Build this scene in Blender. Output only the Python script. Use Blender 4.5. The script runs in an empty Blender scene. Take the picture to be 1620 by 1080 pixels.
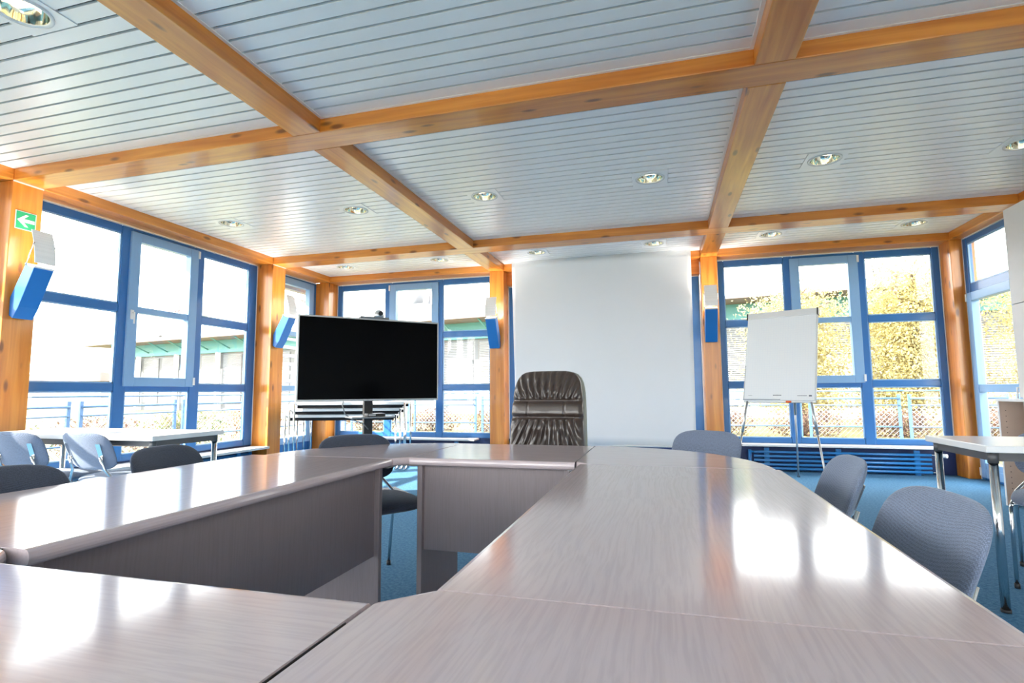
import bpy, bmesh, math, random
from mathutils import Vector, Matrix
random.seed(7)
PI = math.pi
S = bpy.context.scene
C = S.collection
# ------------------------------------------------------------------ helpers
class MB:
    """collects shapes into one bmesh"""
    def __init__(s): s.bm = bmesh.new()
    def box(s, a, b, mi=0):
        x0,x1 = sorted((a[0],b[0])); y0,y1 = sorted((a[1],b[1])); z0,z1 = sorted((a[2],b[2]))
        v = [s.bm.verts.new(p) for p in ((x0,y0,z0),(x1,y0,z0),(x1,y1,z0),(x0,y1,z0),(x0,y0,z1),(x1,y0,z1),(x1,y1,z1),(x0,y1,z1))]
        for f in ((3,2,1,0),(4,5,6,7),(0,1,5,4),(1,2,6,5),(2,3,7,6),(3,0,4,7)):
            s.bm.faces.new([v[i] for i in f]).material_index = mi
        return s
    def obox(s, c, size, M):
        n0 = len(s.bm.verts); h = [q/2 for q in size]
        s.box((-h[0],-h[1],-h[2]), h)
        s.bm.verts.ensure_lookup_table()
        for v in s.bm.verts[n0:]: v.co = M @ v.co + Vector(c)
        return s
    def prism(s, pts, z0, z1, M=None, mi=0):
        """closed outline pts (u,v), extruded from z0 to z1; M maps (u,v,w) to local space"""
        M = M or (lambda u,v,w: (u,v,w))
        lo = [s.bm.verts.new(M(p[0],p[1],z0)) for p in pts]; hi = [s.bm.verts.new(M(p[0],p[1],z1)) for p in pts]
        n = len(pts)
        fs = [s.bm.faces.new(lo[::-1]), s.bm.faces.new(hi)]
        for i in range(n): fs.append(s.bm.faces.new((lo[i],lo[(i+1)%n],hi[(i+1)%n],hi[i])))
        for f in fs: f.material_index = mi
        return s
    def tube(s, pts, r, seg=10, closed=False, mi=0):
        pts = [Vector(p) for p in pts]; n = len(pts); rings = []
        up = None
        for i,p in enumerate(pts):
            if closed: t = (pts[(i+1)%n]-pts[i-1]).normalized()
            else:
                t = Vector()
                if i > 0: t += (p-pts[i-1]).normalized()
                if i < n-1: t += (pts[i+1]-p).normalized()
                if t.length < 1e-6: t = (p-pts[i-1])
                t.normalize()
            if up is None:
                up = Vector((0,0,1)) if abs(t.z) < .9 else Vector((1,0,0))
            a = t.cross(up)
            if a.length < 1e-5: a = t.cross(Vector((0,1,0)))
            a.normalize(); b = t.cross(a); up = -b
            rr = r[i] if isinstance(r,(list,tuple)) else r
            k = 1.0
            if 0 < i < n-1 or closed:
                d = (pts[(i+1)%n]-p).normalized(); k = 1/max(.5, abs(d.dot(t)))
            rings.append([s.bm.verts.new(p + (a*math.cos(2*PI*j/seg)+b*math.sin(2*PI*j/seg))*rr) for j in range(seg)])
        m = n if closed else n-1
        for i in range(m):
            A,B = rings[i],rings[(i+1)%n]
            for j in range(seg):
                f = s.bm.faces.new((A[j],A[(j+1)%seg],B[(j+1)%seg],B[j])); f.smooth = True; f.material_index = mi
        if not closed:
            s.bm.faces.new(rings[0][::-1]); s.bm.faces.new(rings[-1])
        return s
    def lathe(s, prof, c=(0,0,0), seg=32, cap=True, mi=0, smooth=True):
        rings = []
        for r,z in prof:
            rings.append([s.bm.verts.new((c[0]+r*math.cos(2*PI*j/seg), c[1]+r*math.sin(2*PI*j/seg), c[2]+z)) for j in range(seg)])
        for A,B in zip(rings,rings[1:]):
            for j in range(seg):
                f = s.bm.faces.new((A[j],A[(j+1)%seg],B[(j+1)%seg],B[j])); f.smooth = smooth; f.material_index = mi
        if cap:
            s.bm.faces.new(rings[0][::-1]); s.bm.faces.new(rings[-1])
        return s
    def pillow(s, w, h, t, n=4.0, deform=None, rings=14, seg=56, bulge=.25, edge=6.0):
        """padded rounded-rectangle cushion in the u,v plane, thickness along w; deform(u,v,w,side)->(x,y,z)"""
        D = deform or (lambda u,v,q,side: (u,v,q))
        e = 2.0/n
        dense=[]
        for j in range(2881):
            a=2*PI*j/2880; c_,s_=math.cos(a),math.sin(a)
            dense.append((math.copysign(abs(c_)**e,c_)*w/2, math.copysign(abs(s_)**e,s_)*h/2))
        acc=[0.0]
        for p,q in zip(dense,dense[1:]): acc.append(acc[-1]+math.hypot(q[0]-p[0],q[1]-p[1]))
        outl=[]; i_=0
        for j in range(seg):
            tgt=acc[-1]*j/seg
            while acc[i_+1]<tgt: i_+=1
            f_=(tgt-acc[i_])/max(1e-9,acc[i_+1]-acc[i_]); p,q=dense[i_],dense[i_+1]
            outl.append((p[0]+(q[0]-p[0])*f_, p[1]+(q[1]-p[1])*f_))
        def ring(k, side):
            out = []
            rho = k
            th = t/2*(max(0.0,1-rho**edge))**.5
            th += bulge*t*(1-rho*rho)*.5
            for j in range(seg):
                u = outl[j][0]*rho; v = outl[j][1]*rho
                out.append(s.bm.verts.new(D(u,v,side*th,side)))
            return out
        ks = [(i/rings)**.8 for i in range(1,rings)]
        ks = [k for k in ks if k<.88]+[.90,.945,.975,.992]
        F = [ring(k,1) for k in ks]; B = [ring(k,-1) for k in ks]; E_ = ring(1.0,0)
        def strip(a,b,flip):
            for j in range(seg):
                q = (a[j],a[(j+1)%seg],b[(j+1)%seg],b[j])
                s.bm.faces.new(q[::-1] if flip else q).smooth = True
        for G,flip in ((F,True),(B,False)):
            cc = s.bm.verts.new(D(0,0,(1 if flip else -1)*t/2*(1+bulge),1 if flip else -1))
            for j in range(seg):
                q = (cc,G[0][j],G[0][(j+1)%seg]) if flip else (cc,G[0][(j+1)%seg],G[0][j])
                s.bm.faces.new(q).smooth = True
            for a,b in zip(G,G[1:]): strip(a,b,not flip) if False else strip(a,b,flip)
            strip(G[-1],E_,flip)
        return s
    def build(s, name, mats, parent=None, bevel=0, smooth=None, seg=2, loc=None, weld=True):
        bmesh.ops.recalc_face_normals(s.bm, faces=s.bm.faces)
        me = bpy.data.meshes.new(name); s.bm.to_mesh(me); s.bm.free()
        for m in (mats if isinstance(mats,(list,tuple)) else [mats]): me.materials.append(m)
        o = bpy.data.objects.new(name, me); C.objects.link(o)
        if parent: o.parent = parent
        if loc: o.location = loc
        if bevel:
            b = o.modifiers.new('bevel','BEVEL'); b.width = bevel; b.segments = seg; b.limit_method = 'ANGLE'; b.angle_limit = .6
            b.harden_normals = False
        if smooth:
            me.shade_smooth()
        return o
def tag(o, label=None, cat=None, group=None, kind=None):
    if label: o['label'] = label
    if cat: o['category'] = cat
    if group: o['group'] = group
    if kind: o['kind'] = kind
    return o
def thing(name, label, cat, loc=(0,0,0), rz=0, group=None, kind=None):
    o = bpy.data.objects.new(name, None); C.objects.link(o)
    o.location = loc; o.rotation_euler = (0,0,rz); o.empty_display_size = .1
    return tag(o, label, cat, group, kind)
def dup(root, loc, rz=None, label=None, group=None):
    r = root.copy(); C.objects.link(r); r.location = loc
    if rz is not None: r.rotation_euler = (0,0,rz)
    if label: r['label'] = label
    if group: r['group'] = group
    for ch in list(root.children):
        c = ch.copy(); C.objects.link(c); c.parent = r
        for g in list(ch.children):
            d = g.copy(); C.objects.link(d); d.parent = c
    return r
# ------------------------------------------------------------------ materials
def nmat(name):
    m = bpy.data.materials.new(name); m.use_nodes = True
    nt = m.node_tree; b = nt.nodes['Principled BSDF']
    return m, nt, b
def N(nt, t, **kw):
    n = nt.nodes.new(t)
    for k,v in kw.items(): setattr(n,k,v)
    return n
def plain(name, col, rough=.5, metal=0, var=.06, scale=30, bump=0, coat=0, coatr=.06, spec=.5, emit=None, estr=0):
    m, nt, b = nmat(name); L = nt.links
    tc = N(nt,'ShaderNodeTexCoord'); no = N(nt,'ShaderNodeTexNoise'); no.inputs['Scale'].default_value = scale; no.inputs['Detail'].default_value = 4
    L.new(tc.outputs['Object'], no.inputs['Vector'])
    mx = N(nt,'ShaderNodeMix', data_type='RGBA')
    mx.inputs[6].default_value = (*[c*(1-var) for c in col],1); mx.inputs[7].default_value = (*[min(1,c*(1+var)) for c in col],1)
    L.new(no.outputs['Fac'], mx.inputs[0]); L.new(mx.outputs[2], b.inputs['Base Color'])
    b.inputs['Roughness'].default_value = rough; b.inputs['Metallic'].default_value = metal
    b.inputs['Coat Weight'].default_value = coat; b.inputs['Coat Roughness'].default_value = coatr; b.inputs['Specular IOR Level'].default_value = spec
    if emit: b.inputs['Emission Color'].default_value = (*emit,1); b.inputs['Emission Strength'].default_value = estr
    if bump:
        bp = N(nt,'ShaderNodeBump'); bp.inputs['Strength'].default_value = bump; bp.inputs['Distance'].default_value = .002
        L.new(no.outputs['Fac'], bp.inputs['Height']); L.new(bp.outputs[0], b.inputs['Normal'])
    return m
def pine(name, axis):
    """varnished knotty pine, grain along axis"""
    m, nt, b = nmat(name); L = nt.links
    tc = N(nt,'ShaderNodeTexCoord')
    def mapped(sl, sc):
        mp = N(nt,'ShaderNodeMapping'); v = [sc]*3; v[axis] = sl; mp.inputs['Scale'].default_value = v
        L.new(tc.outputs['Object'], mp.inputs['Vector']); return mp
    g = N(nt,'ShaderNodeTexNoise'); g.inputs['Scale'].default_value = 1; g.inputs['Detail'].default_value = 6; g.inputs['Distortion'].default_value = .6
    L.new(mapped(1.2,22).outputs[0], g.inputs['Vector'])
    big = N(nt,'ShaderNodeTexNoise'); big.inputs['Scale'].default_value = 1; big.inputs['Detail'].default_value = 2
    L.new(mapped(.7,5).outputs[0], big.inputs['Vector'])
    r = N(nt,'ShaderNodeValToRGB'); e = r.color_ramp.elements
    e[0].position=.3; e[0].color=(.56,.165,.017,1); e[1].position=.72; e[1].color=(.80,.32,.05,1)
    L.new(g.outputs['Fac'], r.inputs[0])
    mx = N(nt,'ShaderNodeMix', data_type='RGBA'); mx.blend_type='MULTIPLY'; mx.inputs[0].default_value=.5
    r2 = N(nt,'ShaderNodeValToRGB'); r2.color_ramp.elements[0].color=(.75,.68,.6,1); r2.color_ramp.elements[1].color=(1,1,1,1)
    r2.color_ramp.elements[0].position=.35; r2.color_ramp.elements[1].position=.6
    L.new(big.outputs['Fac'], r2.inputs[0]); L.new(r.outputs[0], mx.inputs[6]); L.new(r2.outputs[0], mx.inputs[7])
    vo = N(nt,'ShaderNodeTexVoronoi'); vo.inputs['Scale'].default_value = 1; vo.inputs['Randomness'].default_value = 1
    L.new(mapped(2.8,8.5).outputs[0], vo.inputs['Vector'])
    kr = N(nt,'ShaderNodeValToRGB'); ke = kr.color_ramp.elements
    ke[0].position=.09; ke[0].color=(1,1,1,1); ke[1].position=.19; ke[1].color=(0,0,0,1)
    L.new(vo.outputs['Distance'], kr.inputs[0])
    kx = N(nt,'ShaderNodeMix', data_type='RGBA'); kx.inputs[7].default_value=(.13,.035,.008,1)
    km = N(nt,'ShaderNodeMath', operation='MULTIPLY'); km.inputs[1].default_value=.8
    L.new(kr.outputs[0], km.inputs[0]); L.new(km.outputs[0], kx.inputs[0]); L.new(mx.outputs[2], kx.inputs[6]); L.new(kx.outputs[2], b.inputs['Base Color'])
    b.inputs['Roughness'].default_value=.32; b.inputs['Coat Weight'].default_value=.35; b.inputs['Coat Roughness'].default_value=.12
    bp = N(nt,'ShaderNodeBump'); bp.inputs['Strength'].default_value=.12; bp.inputs['Distance'].default_value=.002
    L.new(g.outputs['Fac'], bp.inputs['Height']); L.new(bp.outputs[0], b.inputs['Normal'])
    return m
def lacquer(name, axis, col=(.52,.435,.445), rough=.12, bump=.16):
    """taupe-grey lacquered wood with open grain along axis"""
    m, nt, b = nmat(name); L = nt.links
    tc = N(nt,'ShaderNodeTexCoord')
    mp = N(nt,'ShaderNodeMapping'); v=[150,150,150]; v[axis]=5; mp.inputs['Scale'].default_value=v
    L.new(tc.outputs['Object'], mp.inputs['Vector'])
    wv = N(nt,'ShaderNodeTexNoise'); wv.inputs['Scale'].default_value=2.2; wv.inputs['Detail'].default_value=2
    L.new(tc.outputs['Object'], wv.inputs['Vector'])
    ad = N(nt,'ShaderNodeVectorMath', operation='MULTIPLY_ADD'); ad.inputs[1].default_value=(6,6,6)
    L.new(wv.outputs['Color'], ad.inputs[0]); L.new(mp.outputs[0], ad.inputs[2])
    g = N(nt,'ShaderNodeTexNoise'); g.inputs['Scale'].default_value=1; g.inputs['Detail'].default_value=3
    L.new(ad.outputs[0], g.inputs['Vector'])
    r = N(nt,'ShaderNodeValToRGB'); e=r.color_ramp.elements
    e[0].position=.36; e[0].color=(*[c*.965 for c in col],1); e[1].position=.58; e[1].color=(*[c*1.05 for c in col],1)
    L.new(g.outputs['Fac'], r.inputs[0]); L.new(r.outputs[0], b.inputs['Base Color'])
    b.inputs['Roughness'].default_value=rough; b.inputs['Specular IOR Level'].default_value=.6
    bp = N(nt,'ShaderNodeBump'); bp.inputs['Strength'].default_value=bump; bp.inputs['Distance'].default_value=.0012
    L.new(r.outputs[0], bp.inputs['Height']); L.new(bp.outputs[0], b.inputs['Normal'])
    return m
def fabric(name, col, dot=.35):
    m, nt, b = nmat(name); L = nt.links
    tc = N(nt,'ShaderNodeTexCoord'); vo = N(nt,'ShaderNodeTexVoronoi'); vo.inputs['Scale'].default_value=300; vo.inputs['Randomness'].default_value=.35
    L.new(tc.outputs['Object'], vo.inputs['Vector'])
    r = N(nt,'ShaderNodeValToRGB'); e=r.color_ramp.elements
    e[0].position=.2; e[0].color=(*[c*1.25 for c in col],1); e[1].position=.7; e[1].color=(*[c*dot for c in col],1)
    L.new(vo.outputs['Distance'], r.inputs[0]); L.new(r.outputs[0], b.inputs['Base Color'])
    b.inputs['Roughness'].default_value=.85; b.inputs['Sheen Weight'].default_value=.35; b.inputs['Sheen Roughness'].default_value=.5
    b.inputs['Sheen Tint'].default_value=(.75,.85,1,1)
    bp = N(nt,'ShaderNodeBump'); bp.inputs['Strength'].default_value=.5; bp.inputs['Distance'].default_value=.002; bp.invert=True
    L.new(vo.outputs['Distance'], bp.inputs['Height']); L.new(bp.outputs[0], b.inputs['Normal'])
    return m
def carpet(name):
    m, nt, b = nmat(name); L = nt.links
    tc = N(nt,'ShaderNodeTexCoord'); n1 = N(nt,'ShaderNodeTexNoise'); n1.inputs['Scale'].default_value=260; n1.inputs['Detail'].default_value=4
    n2 = N(nt,'ShaderNodeTexNoise'); n2.inputs['Scale'].default_value=55; n2.inputs['Detail'].default_value=5
    L.new(tc.outputs['Object'], n1.inputs['Vector']); L.new(tc.outputs['Object'], n2.inputs['Vector'])
    ad = N(nt,'ShaderNodeMath', operation='ADD'); L.new(n1.outputs['Fac'], ad.inputs[0]); L.new(n2.outputs['Fac'], ad.inputs[1])
    hv = N(nt,'ShaderNodeMath', operation='MULTIPLY'); hv.inputs[1].default_value=.5; L.new(ad.outputs[0], hv.inputs[0])
    r = N(nt,'ShaderNodeValToRGB'); e=r.color_ramp.elements
    e[0].position=.36; e[0].color=(.036,.128,.24,1); e[1].position=.66; e[1].color=(.125,.29,.46,1)
    L.new(hv.outputs[0], r.inputs[0]); L.new(r.outputs[0], b.inputs['Base Color'])
    b.inputs['Roughness'].default_value=.95; b.inputs['Specular IOR Level'].default_value=.15
    bp = N(nt,'ShaderNodeBump'); bp.inputs['Strength'].default_value=.6; bp.inputs['Distance'].default_value=.004
    L.new(n1.outputs['Fac'], bp.inputs['Height']); L.new(bp.outputs[0], b.inputs['Normal'])
    return m
def glass(name):
    m = bpy.data.materials.new(name); m.use_nodes=True; nt=m.node_tree; nt.nodes.clear(); L=nt.links
    out=N(nt,'ShaderNodeOutputMaterial'); mx=N(nt,'ShaderNodeMixShader'); tr=N(nt,'ShaderNodeBsdfTransparent'); gl=N(nt,'ShaderNodeBsdfGlossy')
    gl.inputs['Roughness'].default_value=0; tr.inputs[0].default_value=(.975,.985,.98,1)
    lw=N(nt,'ShaderNodeLayerWeight'); lw.inputs['Blend'].default_value=.5
    p=N(nt,'ShaderNodeMath', operation='POWER'); p.inputs[1].default_value=5; L.new(lw.outputs['Facing'], p.inputs[0])
    ma=N(nt,'ShaderNodeMath', operation='MULTIPLY_ADD'); ma.inputs[1].default_value=.95; ma.inputs[2].default_value=.035; L.new(p.outputs[0], ma.inputs[0])
    L.new(ma.outputs[0], mx.inputs[0]); L.new(tr.outputs[0], mx.inputs[1]); L.new(gl.outputs[0], mx.inputs[2]); L.new(mx.outputs[0], out.inputs[0])
    return m
def leafy(name, c0, c1, trans=.5):
    m, nt, b = nmat(name); L=nt.links
    oi=N(nt,'ShaderNodeTexCoord'); no=N(nt,'ShaderNodeTexNoise'); no.inputs['Scale'].default_value=3.5; no.inputs['Detail'].default_value=6
    L.new(oi.outputs['Object'], no.inputs['Vector'])
    r=N(nt,'ShaderNodeValToRGB'); e=r.color_ramp.elements; e[0].position=.35; e[0].color=(*c0,1); e[1].position=.65; e[1].color=(*c1,1)
    L.new(no.outputs['Fac'], r.inputs[0]); L.new(r.outputs[0], b.inputs['Base Color'])
    b.inputs['Roughness'].default_value=.7
    tl=N(nt,'ShaderNodeBsdfTranslucent'); L.new(r.outputs[0], tl.inputs[0])
    mx=N(nt,'ShaderNodeMixShader'); mx.inputs[0].default_value=trans
    out=nt.nodes['Material Output']; L.new(b.outputs[0], mx.inputs[1]); L.new(tl.outputs[0], mx.inputs[2]); L.new(mx.outputs[0], out.inputs[0])
    return m
def gridpaper(name):
    m, nt, b = nmat(name); L=nt.links
    tc=N(nt,'ShaderNodeTexCoord'); br=N(nt,'ShaderNodeTexBrick'); br.offset=0; br.inputs['Scale'].default_value=1
    br.inputs['Brick Width'].default_value=.025; br.inputs['Row Height'].default_value=.025; br.inputs['Mortar Size'].default_value=.0008
    br.inputs['Color1'].default_value=(.86,.87,.88,1); br.inputs['Color2'].default_value=(.86,.87,.88,1); br.inputs['Mortar'].default_value=(.80,.82,.86,1)
    mp=N(nt,'ShaderNodeMapping'); mp.inputs['Rotation'].default_value=(PI/2,0,0)
    L.new(tc.outputs['Object'], mp.inputs['Vector']); L.new(mp.outputs[0], br.inputs['Vector']); L.new(br.outputs['Color'], b.inputs['Base Color'])
    b.inputs['Roughness'].default_value=.8
    return m
def perforated(name):
    m, nt, b = nmat(name); L=nt.links
    tc=N(nt,'ShaderNodeTexCoord'); vo=N(nt,'ShaderNodeTexVoronoi'); vo.inputs['Scale'].default_value=140; vo.inputs['Randomness'].default_value=0
    L.new(tc.outputs['Object'], vo.inputs['Vector'])
    r=N(nt,'ShaderNodeValToRGB'); e=r.color_ramp.elements; e[0].position=.25; e[0].color=(.74,.75,.76,1); e[1].position=.3; e[1].color=(.90,.90,.90,1)
    L.new(vo.outputs['Distance'], r.inputs[0]); L.new(r.outputs[0], b.inputs['Base Color']); b.inputs['Roughness'].default_value=.45
    return m
WX,WY,WZ = pine('pine_along_x',0), pine('pine_along_y',1), pine('pine_upright',2)
M_frame = plain('blue_frame_paint',(.022,.155,.44),.35,var=.04,coat=.2)
M_sash = plain('pale_blue_sash_paint',(.23,.42,.68),.4,var=.03,coat=.15)
M_glass = glass('clear_glazing')
M_slat = plain('white_ceiling_board',(.90,.90,.895),.34,var=.02,scale=4,spec=.9,coat=.35,coatr=.32)
M_plenum = plain('dark_ceiling_void',(.05,.05,.055),.9)
M_white = plain('white_paint',(.80,.80,.79),.6,var=.02,scale=6)
M_whitelam = plain('white_laminate',(.78,.78,.78),.25,var=.015,scale=8)
M_seal = plain('white_sealant',(.75,.75,.75),.6)
M_carpet = carpet('blue_carpet')
TX,TY = lacquer('taupe_top_grain_along_x',0), lacquer('taupe_top_grain_along_y',1)
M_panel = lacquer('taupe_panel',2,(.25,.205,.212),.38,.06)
M_edge = lacquer('taupe_edge',0,(.33,.27,.27),.3,.05)
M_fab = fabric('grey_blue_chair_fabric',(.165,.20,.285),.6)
M_fabshade = fabric('shaded_chair_fabric',(.045,.055,.085),.5)  # same chair fabric darkened, shade on the left chairs put into the colour
M_chrome = plain('chrome',(.78,.79,.80),.12,1,var=.02)
M_black = plain('black_plastic',(.02,.02,.022),.4)
M_grey = plain('mid_grey_metal',(.30,.31,.32),.4,.6)
M_dkgrey = plain('dark_grey_rail',(.10,.10,.105),.45,.3)
M_matt = plain('matt_dark_rail',(.018,.018,.02),.9,spec=.1)
M_screen = plain('black_screen_glass',(.002,.002,.0025),.05,var=.1,spec=.05)
M_silver = plain('brushed_silver',(.62,.63,.64),.32,.8)
M_leather = plain('brown_leather',(.055,.039,.033),.3,var=.2,scale=60,bump=.2,coat=.4)
M_shell = plain('grey_green_shell',(.30,.31,.27),.5)
M_cloth = plain('white_screen_cloth',(.80,.81,.83),.8,var=.015,scale=3)
M_lampblue = plain('blue_lamp_body',(.008,.16,.52),.45,var=.03,coat=.1)
M_perf = perforated('perforated_white_reflector')
M_green = plain('sign_green',(.02,.30,.12),.5)
M_signw = plain('sign_white',(.85,.86,.80),.5)
M_radblue = plain('radiator_blue',(.02,.19,.48),.35,coat=.2)
M_apron = plain('dark_blue_apron',(.008,.03,.12),.5)
M_paper = gridpaper('squared_paper')
M_beech = plain('beech_board',(.55,.40,.31),.5,var=.08,scale=12)
M_cab = plain('pale_grey_cabinet',(.74,.71,.69),.5,var=.04,scale=7)
M_reflector = plain('bright_reflector',(.88,.83,.66),.08,1,var=.02)
M_tube = plain('lamp_tube',(.9,.9,.85),.4,emit=(1,.86,.55),estr=3.0)
M_print = plain('grey_print',(.12,.13,.16),.7)
M_orange = plain('orange_clip',(.75,.12,.03),.5)
# outdoors
M_fence = plain('blue_grey_fence_paint',(.06,.14,.30),.45)
M_mesh = plain('galvanised_mesh',(.36,.38,.42),.45,.5)
M_teal = plain('teal_fascia',(.09,.30,.32),.5,var=.05,scale=2)
M_roof = plain('brown_grey_soffit',(.17,.13,.12),.7,var=.1,scale=1.5)
M_fac = plain('pale_facade',(.15,.157,.17),.6,var=.04,scale=1)
M_blind = plain('outdoor_blind_slat',(.38,.39,.41),.45)
M_darkwin = plain('dark_window_glass',(.20,.21,.23),.3)
M_leafY = leafy('yellow_willow_leaves',(.34,.28,.10),(.58,.52,.27))
M_leafR = leafy('russet_hedge_leaves',(.10,.05,.035),(.18,.11,.075),.3)
M_leafG = leafy('green_shrub_leaves',(.07,.10,.035),(.17,.18,.07),.35)
M_leafF = leafy('fallen_leaves',(.30,.18,.05),(.50,.37,.15),.2)
M_bark = plain('bark',(.16,.12,.09),.9,var=.3,scale=20)
M_grass = leafy('autumn_grass',(.13,.13,.045),(.24,.20,.08),.1)
M_crane = plain('crane_red',(.42,.25,.25),.6)
# ------------------------------------------------------------------ dimensions
XL,XR = -5.227,3.432
XW,XD = -5.484,3.56            # inner faces of left and right glazing
Y1F,Y1B,Y2F,Y2B,Y3 = 3.133,3.367,6.308,6.569,7.658
YW,YN = 7.915,-3.4             # glazing of the back wall, wall behind the camera
ZB,ZC = 2.862,2.957
LL,LR,RL,RR = -2.466,-2.245,.552,.764
# ------------------------------------------------------------------ shell
tag(MB().box((XW-.3,YN-.1,-.2),(XD+.33,YW+.3,0)).build('floor',M_carpet),'blue wall to wall carpet under the conference tables','carpet',kind='structure')
LIGHTS = [(-3.02,1.79),(-4.62,4.89),(-3.04,4.87),(-1.62,4.88),(-.05,4.89),(1.36,4.91),(2.78,4.97),(2.86,7.11),(1.34,7.11),(-.05,7.11),(-1.61,7.09),(-3.05,7.07),(-4.60,7.06)]
HP = .158
LIGHTS = [(x, 2.053+.1065*(round((y-2.053)/.1065-.5)+.5)) for x,y in LIGHTS]
def ceiling():
    m = MB(); pitch=.1065; hw=.0445
    xs = [(XL,LL),(LR,RL),(RR,XR)]
    ys = [(YN,Y1F),(Y1B,Y2F),(Y2B,Y3)]
    for x0,x1 in xs:
        for y0,y1 in ys:
            m.box((x0,y0,ZC),(x0+.022,y1,ZC+.03)); m.box((x1-.022,y0,ZC),(x1,y1,ZC+.03))
            m.box((x0,y0,ZC+.001),(x1,y0+.02,ZC+.03)); m.box((x0,y1-.02,ZC+.001),(x1,y1,ZC+.03))
            k = math.floor((y0-2.053)/pitch)
            while True:
                c = 2.053+pitch*(k+.5); k += 1
                a,b = max(c-hw,y0+.02),min(c+hw,y1-.02)
                if c-hw > y1: break
                if b-a < .01: continue
                segs=[(x0+.02,x1-.02)]
                for lx,ly in LIGHTS:
                    if abs(c-ly) < .125:
                        ns=[]
                        for s0,s1 in segs:
                            if s0 < lx-HP and s1 > lx+HP: ns += [(s0,lx-HP),(lx+HP,s1)]
                            else: ns.append((s0,s1))
                        segs=ns
                for s0,s1 in segs: m.box((s0,a,ZC+.004),(s1,b,ZC+.018))
    m.box((XW-.1,YN-.1,ZC+.16),(XD+.1,YW+.1,ZC+.19),1)
    return tag(m.build('ceiling',[M_slat,M_plenum],bevel=0),'white slatted metal ceiling boards between the pine beams','ceiling',kind='structure')
ceiling()
tag(MB().box((XW-.9,YN-.4,ZC+.24),(XD+.9,YW+.9,ZC+.5)).build('roof_slab',M_white),'flat roof slab above the slatted ceiling','roof',kind='structure')
ZT = ZC+.155
def beam(a,b,mt,label):
    tag(MB().box(a,b).build('ceiling_beam',mt,bevel=.006),label,'beam',kind='structure')
beam((XL,Y1F,ZB),(XR,Y1B,ZT),WX,'nearest pine beam running left to right across the whole ceiling')
beam((XL,Y2F,ZB),(XR,Y2B,ZT),WX,'pine cross beam above the television, second one from the camera')
beam((XL-.2,Y3,ZB),(LL,YW+.05,ZT),WX,'pine edge beam over the windows behind the television')
beam((LR,Y3,ZB),(RL,YW+.05,ZT),WX,'pine edge beam half hidden behind the projection screen')
beam((RR,Y3,ZB),(3.69,YW+.05,ZT),WX,'pine edge beam over the windows behind the flip chart')
for x0,x1,w in ((LL,LR,'left hand'),(RL,RR,'right hand')):
    beam((x0,YN,ZB),(x1,Y1F,ZT),WY,'%s lengthwise pine beam in front of the nearest cross beam'%w)
    beam((x0,Y1B,ZB),(x1,Y2F,ZT),WY,'%s lengthwise pine beam between the two cross beams'%w)
    beam((x0,Y2B,ZB),(x1,YW+.05,ZT),WY,'%s short lengthwise pine beam ending at the rear column'%w)
beam((XW-.05,YN,ZB),(XL,Y1B-.1,ZT),WY,'pine edge beam on the left, nearer than the exit sign column')
beam((XW-.05,Y1B-.1,ZB),(XL,Y2F+.1,ZT),WY,'pine edge beam over the big left window')
beam((XW-.05,Y2F+.1,ZB),(XL,Y3,ZT),WY,'short pine edge beam over the left glass door')
beam((XR,YN,ZB),(3.69,Y3,ZT),WY,'pine edge beam along the right wall over the glass door')
def column(a,b,label,strips):
    t = thing('timber_column',label,'column',((a[0]+b[0])/2,(a[1]+b[1])/2,0),kind='structure'); cx,cy = t.location.x,t.location.y
    MB().box((a[0]-cx,a[1]-cy,0),(b[0]-cx,b[1]-cy,ZB)).build('shaft',WZ,t,bevel=.005)
    if strips:
        m = MB()
        for p,q in strips: m.box((p[0]-cx,p[1]-cy,p[2]),(q[0]-cx,q[1]-cy,q[2]))
        m.build('sealant_strip',M_seal,t)
column((XW-.05,Y1F,0),(XL,Y1B,0),'wide pine column carrying the green arrow sign',[((XL-.004,Y1F,ZB-.012),(XL+.004,Y1B,ZB))])
column((XW-.05,Y2F,0),(XL,Y2B,0),'pine column between the left window and the left glass door',[((XL-.004,Y2F,ZB-.01),(XL+.004,Y2B,ZB))])
column((XW-.05,Y3,0),(-5.245,YW+.05,0),'pine corner column behind the stacked tables',None)
column((LL,Y3,0),(LR,YW+.05,0),'pine column with a wall lamp left of the projection screen',None)
column((RL,Y3,0),(RR,YW+.05,0),'pine column with a wall lamp right of the projection screen',None)
column((3.432,Y3,0),(3.69,YW+.05,0),'pine corner column right of the flip chart window',None)
column((XW-.05,-.2,0),(XL,.06,0),'pine column on the left wall nearer than the arrow sign',None)
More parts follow.
